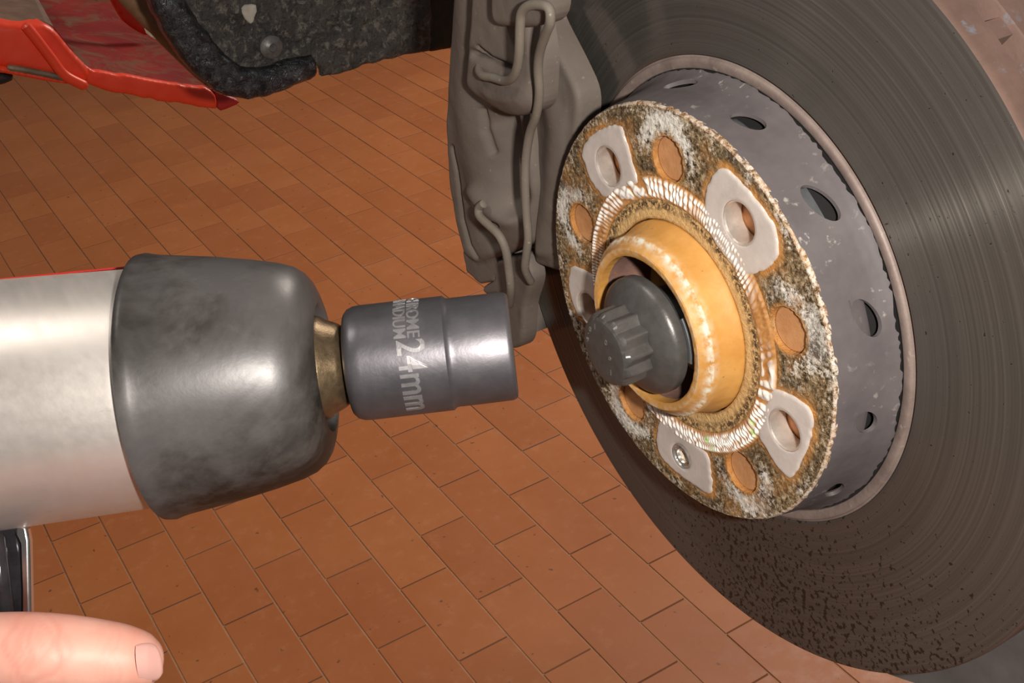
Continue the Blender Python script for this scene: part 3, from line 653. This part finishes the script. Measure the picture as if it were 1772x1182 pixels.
V, F = lathe([(0, 46), (14, 44), (20, 34), (22, .01)], 40, gp(-950, -300, 30), (GW*GK, GA*.7*GK, GV*1.4*GK)); obj('side_button', V, F, DCHROME, gun, label='dark oval button')

# ------------------------------------------------------------------ socket
sk = thing('impact_socket', 'dark steel 24 mm impact socket on the wrench drive', 'socket', gp(-140, 0, 0))
P = [(-284, 52), (-286, 78), (-284, 88), (-278, 95), (-268, 99), (-255, 100), (-113, 99.5), (-108, 95.2), (-102, 94.2), (-96, 94.6), (-60, 94.5), (-10, 94), (-4, 92), (-1, 88), (0, 80), (-3, 74)]
V, F = glathe(P, 144); body = obj('socket_body', V, F, SOCK, sk, sharp=35)
V, F = lathe([(-3*GK, 13.4), (-60*GK, 13.4), (-62*GK, 2)], 144, GO, GF, rfun=lambda i, th, R: np.minimum(star(th, 11.9), R*1.1) if i < 2 else np.full(len(th), R)); obj('twelve_point_opening', V, F, BLACK, sk)
mb = MB(); RS = 99.7*GK
def wrap(txt, size, s0, start_deg, sp=1.):
    V, F = text_mesh(txt, size, .22, 6); tx = V[:, 0]*sp; ph = tx/RS+math.radians(start_deg); s = s0*GK+V[:, 1]; R = RS+V[:, 2]+.02
    mb.add(GO+s[:, None]*GA+R[:, None]*(np.cos(ph)[:, None]*GW-np.sin(ph)[:, None]*GV), F)
wrap('CHROME', 5.3, -172, -86, .95); wrap('VANADIUM', 5.3, -195, -97, .88); wrap('24mm', 11.8, -191, -18, .84)
obj('raised_lettering', mb.v, mb.f, EMBOSS, body, smooth=False, label='raised lettering CHROME VANADIUM 24mm')

# ------------------------------------------------------------------ hand
HD = 322.; HK = HD/FPX
def hp(x, y, dz=0): return px(x, y, HD+dz)
def finger_tube(ctrl, n=40, sub=14):
    """ctrl: (x, y, depth offset, half height, half width) -> smooth finger mesh in mm"""
    C = np.array(ctrl, float); t = np.arange(len(C)); tt = np.linspace(0, len(C)-1, (len(C)-1)*sub+1)
    def cr(a):
        out = []
        for q in tt:
            i = min(int(q), len(C)-2); f = q-i; p0, p1, p2, p3 = a[max(i-1, 0)], a[i], a[i+1], a[min(i+2, len(C)-1)]
            out.append(.5*(2*p1+(p2-p0)*f+(2*p0-5*p1+4*p2-p3)*f*f+(3*p1-p0-3*p2+p3)*f**3))
        return np.array(out)
    S = np.stack([cr(C[:, k]) for k in range(5)], -1); V = []; F = []; par = []
    ctr = np.array([hp(a, b_, c) for a, b_, c, _, _ in S])
    for i in range(len(S)):
        tg = ctr[min(i+1, len(S)-1)]-ctr[max(i-1, 0)]; tg /= np.linalg.norm(tg)
        up = CU-tg*(CU@tg); up /= np.linalg.norm(up); sd = np.cross(tg, up)
        for k in range(n):
            a = 2*math.pi*k/n; V.append(ctr[i]+up*math.sin(a)*S[i, 3]+sd*math.cos(a)*S[i, 4]*1.); par.append((S[i, 0], a))
    for i in range(len(S)-1):
        for k in range(n): F.append([i*n+k, i*n+(k+1) % n, (i+1)*n+(k+1) % n, (i+1)*n+k])
    V.append(ctr[-1]); F += [[len(V)-1, (len(S)-1)*n+k, (len(S)-1)*n+(k+1) % n] for k in range(n)]; par.append((S[-1, 0], 0))
    return np.array(V), F, np.array(par)
hb_ = MB(); cre = []
# the visible finger: (picture x, y, depth offset, half thickness, half width) in mm
fv, ff, fp_ = finger_tube([(-560, 1200, 50, 12, 11), (-300, 1155, 14, 11.5, 11), (-120, 1134, 2, 10.9, 10.6), (-20, 1132, -2, 10.8, 10.6), (50, 1132, -3, 10.9, 10.8), (120, 1135, -1, 10.6, 10.4), (190, 1139, 2, 9.6, 9.6), (230, 1143, 4, 8.5, 8.8), (255, 1147, 5.6, 7.0, 7.4), (268, 1149, 6.8, 4.6, 5.0), (273, 1150, 7.4, .6, .8)], 56, 16)
q = proj(fv); X, Y = q[:, 0], q[:, 1]; cw = np.zeros(len(fv)); dd = np.zeros(len(fv))
front = (CAM-fv); front /= np.linalg.norm(front, axis=1)[:, None]
for x0, y0, rx, ry, wd_, am in ((58, 1118, 46, 62, 5, 1), (56, 1112, 30, 44, 4, .7), (46, 1112, 8, 40, 4, .9), (195, 1140, 9, 70, 3, .35), (180, 1140, 7, 66, 3, .3), (92, 1125, 24, 66, 5, .45), (20, 1115, 10, 54, 5, .5)):
    e = np.abs(np.hypot((X-x0+6*np.sin(Y*.09+x0))/rx, (Y-y0+4*np.sin(X*.11))/ry)-1)*min(rx, ry)/wd_; g = np.exp(-e*e)*am; cw = np.maximum(cw, g)
dd = -.24*cw; red = np.clip(cw, 0, 1)*.8+.35*np.exp(-((Y-1092)/14)**2)*np.clip((X-150)/60, 0, 1)+.5*np.exp(-((X-232)/10)**2)*.6
fv = fv-front*(-dd)[:, None]
hb_.add(fv, ff); cre += list(red)
# other fingers, thumb and palm (below and left of the picture)
for ctrl in ([(-560, 1290, 60, 11, 11), (-200, 1300, 20, 10.5, 10.5), (-20, 1302, 8, 10.2, 10.2), (70, 1306, 22, 9, 9), (100, 1312, 48, 8, 8), (70, 1318, 66, 5, 5), (60, 1318, 68, .5, .5)],
             [(-560, 1410, 62, 11, 11), (-210, 1430, 24, 10, 10), (-40, 1436, 12, 9.6, 9.6), (50, 1440, 26, 8.6, 8.6), (76, 1446, 50, 7.6, 7.6), (45, 1450, 66, 4.6, 4.6), (36, 1450, 68, .5, .5)],
             [(-560, 1520, 64, 10, 10), (-230, 1546, 32, 8.8, 8.8), (-80, 1554, 20, 8.4, 8.4), (0, 1560, 34, 7.6, 7.6), (20, 1566, 54, 6.8, 6.8), (-5, 1568, 66, 4, 4), (-12, 1568, 68, .5, .5)],
             [(-640, 1280, 90, 13, 12), (-580, 1150, 110, 11.5, 11), (-500, 1080, 122, 10.5, 10), (-420, 1050, 128, 10, 9.5), (-350, 1040, 130, 8, 7.5), (-325, 1038, 130, .5, .5)],
             [(-1100, 1640, 90, 27, 24), (-960, 1520, 84, 25, 20), (-840, 1420, 78, 34, 20), (-700, 1350, 66, 42, 17), (-600, 1340, 60, 40, 13), (-530, 1350, 56, 30, 8), (-520, 1350, 56, .5, .5)]):
    v2, f2, _ = finger_tube(ctrl, 24, 8); hb_.add(v2, f2); cre += [0]*len(v2)
hand = obj('hand', hb_.v, hb_.f, SKIN, None, dict(crease=cre), sharp=180)
tag(hand, 'bare hand with one finger stretched out under the wrench barrel', 'hand')
# nail: curved plate on the finger tip, facing right and towards the camera
nv, nf, nn = [], [], 14
for i in range(nn+1):
    for j in range(nn+1):
        u_, w_ = i/nn*2-1, j/nn*2-1
        x = 257.5+22*u_*(1-.10*w_*w_)+3*w_; y = 1147+33*w_*(1-.42*abs(u_)**3*(u_ > 0)-.12*abs(u_)**3*(u_ < 0))
        cd_ = np.interp(x, [190, 230, 255, 281], [2, 4, 6.2, 10.]); hw_ = np.interp(x, [190, 230, 255, 281], [9.6, 9.0, 8.6, 8.4]); nv.append(hp(x, y, cd_-hw_*math.sqrt(max(0, 1-((y-1147)/46)**2))-.9))
for i in range(nn):
    for j in range(nn): a = i*(nn+1)+j; nf.append([a, a+1, a+nn+2, a+nn+1])
m_ = len(nv); nv += [p+CF*.9 for p in nv]; nf += [[x+m_ for x in q] for q in nf]; nf += [[a, b_, m_+b_, m_+a] for a, b_ in border(nf[:nn*nn])]
obj('fingernail', nv, nf, NAIL, hand, sharp=70, label='short pink fingernail')

# ------------------------------------------------------------------ wheel arch liner
YL = 385
lin = thing('wheel_arch_liner', 'dirty black wheel arch liner hanging behind the brake', 'wheel arch liner', (30, YL, 0))
def ypl(pts, Y): return np.array([pl(a, b_, 1, Y)[[0, 2]] for a, b_ in pts])
def y3(xx, zz, h): return np.stack([xx, h, zz], -1)
def yrelief(name, pts, Y, back, r, bump, mat, parent, st=2.0, amp=.0, seed=1, seg=4, label=None, sm=1):
    P = rough_poly(ypl(pts, Y), amp, seg, seed, sm); s = sdf_poly(P)
    def top(x, y, d):
        q = np.clip(1-d/r, 0, 1); return Y+r*(1-np.sqrt(np.maximum(1-q*q, 0)))-bump*(fbm(x*.09, y*.09, seed, 4)-.3)*np.clip(d/4, 0, 1)
    V, F, *_ = slab(s, (P[:, 0].min()-1, P[:, 0].max()+1, P[:, 1].min()-1, P[:, 1].max()+1), st, top, back, y3)
    return obj(name, V, F, mat, parent, sharp=70, label=label)
yrelief('liner_panel', [(285, -260), (285, -20), (330, 60), (390, 120), (440, 132), (500, 118), (556, 110), (558, 134), (590, 130), (640, 113), (700, 96), (745, 91), (757, -260)], YL, YL+6, 2, 6, LINER, lin, 1.6, .5, 3, label='dirt-caked felt panel')
yrelief('inner_panel', [(738, -260), (742, 40), (738, 92), (860, 70), (900, 40), (900, -260)], YL+14, YL+22, 2, 3, m_plain('dark_brown', (.035, .022, .012), .7, 0, .5, 60, .5, bsc=150, bd=.003), lin, 2.0, .3, 5, label='dark brown edge panel')  # dark brown with noise and a rough bump
yrelief('rubber_edge', [(225, -260), (262, 0), (290, 62), (330, 121), (378, 161), (420, 176), (450, 175), (490, 161), (554, 137), (556, 110), (545, 97), (500, 107), (462, 120), (436, 122), (408, 108), (372, 72), (340, 30), (325, 0), (290, -260)], YL-7, YL+8, 5, 4, STRIP, lin, 1.5, .5, 7, label='thick black rubber edge strip')
fx_ = pl(470, 82, 1, YL-3); 
V, F = lathe([(4, 7.2), (0, 7.0), (-1.6, 5.5), (-2.2, 3), (-2.4, 2.6), (-1.6, 2.2), (-1.6, .01)], 32, fx_, (np.array([0, 1., 0]), np.array([1., 0, 0]), np.array([0, 0, 1.])))
tag(obj('liner_clip', V, F, m_plain('dirty_clip', (.13, .12, .115), .40, .2, .5, 150, .4, bsc=400)), 'round dirty push clip on the black wheel arch liner', 'clip')
yrelief('mud_patch', [(416, 14), (426, 6), (434, 10), (447, 4), (446, 20), (443, 30), (441, 45), (434, 44), (425, 36), (420, 24)], YL-2.6, YL+1, .6, .5, m_plain('dried_mud', (.40, .36, .31), .9, 0, .2, 200), lin, .8, .35, 9, 3, label='pale dried mud patch')

# ------------------------------------------------------------------ car sill
YS = 470
V, F = [], []
sillp = [(150, -260), (208, 4), (236, 30), (262, 58), (282, 78), (308, 104), (353, 147), (380, 165), (330, 80), (275, -60), (235, -260)]
sill = yrelief('car_sill', sillp, YS, YS+12, 5, 1, SILL, None, 3.0, 0, 4, 6)
yrelief('bright_gap_patch', [(258, 46), (268, 52), (279, 70), (270, 71), (258, 64)], YS+6, YS+16, 1, 0, CREAM, sill, 1, 0, 19, 3, label='added cream patch in place of a bright gap by the sill')  # made-up piece, cream colour stands in for a bright gap
tag(sill, 'brown painted car sill edge left of the black liner', 'car sill')

# ------------------------------------------------------------------ lift arm
YA = 660
arm = thing('lift_arm', 'red steel lift arm with worn paint under the car sill', 'lift arm', (-100, YA+60, -80))
def ya(x, y, Y=YA): return pl(x, y, 1, Y)
def hprism(pts, Y0, Y1): 
    A = [ya(*p, Y0) for p in pts]; B = [a+np.array([0, Y1-Y0, 0]) for a in A]; n = len(pts)
    return A+B, [list(range(n)), list(range(n, 2*n))]+[[i, (i+1) % n, n+(i+1) % n, n+i] for i in range(n)]
# front flange strip (ragged lower edge) and tapered beam
yrelief('front_flange', [(132, 97), (140, 109), (161, 123), (205, 130), (251, 137), (296, 144), (367, 155), (373, 165), (378, 190), (330, 184), (284, 176), (250, 168), (213, 163), (185, 158), (166, 151), (150, 148), (130, 120)], YA, YA+8, 1.5, 1, RED, arm, 2.0, .5, 12, 5, label='bright red front flange')
yrelief('beam_face', [(-700, -40), (8, 40), (40, 43), (78, 40), (92, 47), (112, 73), (134, 99), (160, 123), (157, 149), (118, 138), (60, 128), (8, 118), (-700, 40)], YA-6, YA+14, 4, 1, RED, arm, 3.0, 0, 13, 6, label='bright red face of the beam')
yrelief('beam_lip', [(-700, 62), (8, 117), (60, 127), (118, 139), (153, 149), (150, 151), (112, 147), (60, 138), (8, 128), (-700, 78)], YA-12, YA+14, 4, 0, RED, arm, 2.0, .2, 14, 6, label='rounded lower lip')
V, F = tube([ya(x, y, YA-10) for x, y in ((42, 42), (62, 66), (88, 100), (112, 130), (150, 150))], 4.0, 10, 6); obj('weld_seam', V, F, RED, arm, label='weld seam across the beam')
V, F = tube([ya(x, y, YA-9) for x, y in ((12, 117), (40, 121), (80, 129), (112, 136))], 2.6, 8, 4); obj('scuffed_edge', V, F, m_plain('scuffed_steel', (.20, .15, .10), .5, .4, .4, 60), arm, label='scuffed bare metal along the beam')
# pocket floor: horizontal tray behind the flange
A = [ya(134, 99), ya(161, 124), ya(251, 138), ya(367, 156)]; zt = A[1][2]
tr_ = [(A[0][0]-10, YA+4), (A[1][0], YA+4), (A[3][0]+4, YA+4), (A[3][0]+60, YA+190), (A[0][0]-60, YA+190)]
def quadslab(name, pts, mat, th, label=None):
    n = len(pts); V = [tuple(p) for p in pts]+[(p[0], p[1], p[2]-th) for p in pts]
    return obj(name, V, [list(range(n)), list(range(n, 2*n))]+[[i, (i+1) % n, n+(i+1) % n, n+i] for i in range(n)], mat, arm, smooth=False, label=label)
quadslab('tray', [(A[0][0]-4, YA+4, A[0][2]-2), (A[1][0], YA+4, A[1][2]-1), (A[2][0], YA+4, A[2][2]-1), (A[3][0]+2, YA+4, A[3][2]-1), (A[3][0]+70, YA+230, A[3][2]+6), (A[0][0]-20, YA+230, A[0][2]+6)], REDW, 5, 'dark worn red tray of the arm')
bx = [pl(x, y, 1, YA+5) for x, y in ((-700, -44), (8, 36), (78, 38), (92, 45))]
quadslab('beam_top', bx+[(bx[3][0]+25, YA+230, bx[3][2]), (bx[0][0], YA+230, bx[0][2])], m_plain('greasy_brown', (.17, .09, .055), .55, .1, .4, 25), 6, 'greasy brown top of the beam')
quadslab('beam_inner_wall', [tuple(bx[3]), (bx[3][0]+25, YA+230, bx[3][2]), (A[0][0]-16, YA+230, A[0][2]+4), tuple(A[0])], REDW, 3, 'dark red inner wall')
yrelief('back_flange', [(200, -40), (228, 18), (250, 40), (262, 64), (250, 62), (215, 40), (170, -40)], YA+110, YA+118, 1, 0, RED, arm, 3, 0, 15, 6, label='red back flange')
yrelief('end_plate', [(367, 155), (377, 158), (392, 165), (420, 177), (400, 186), (380, 194), (378, 190), (373, 165)], YA+4, YA+30, 1, 0, REDP, arm, 2, 0, 16, 5, label='dark red end plate')
yrelief('rubber_block', [(-200, 100), (8, 126), (31, 131), (26, 141), (8, 148), (-200, 170)], YA+30, YA+80, 3, 0, m_plain('block_rubber', (.015, .012, .012), .6), arm, 3, 0, 17, 6, label='black rubber block below the beam')
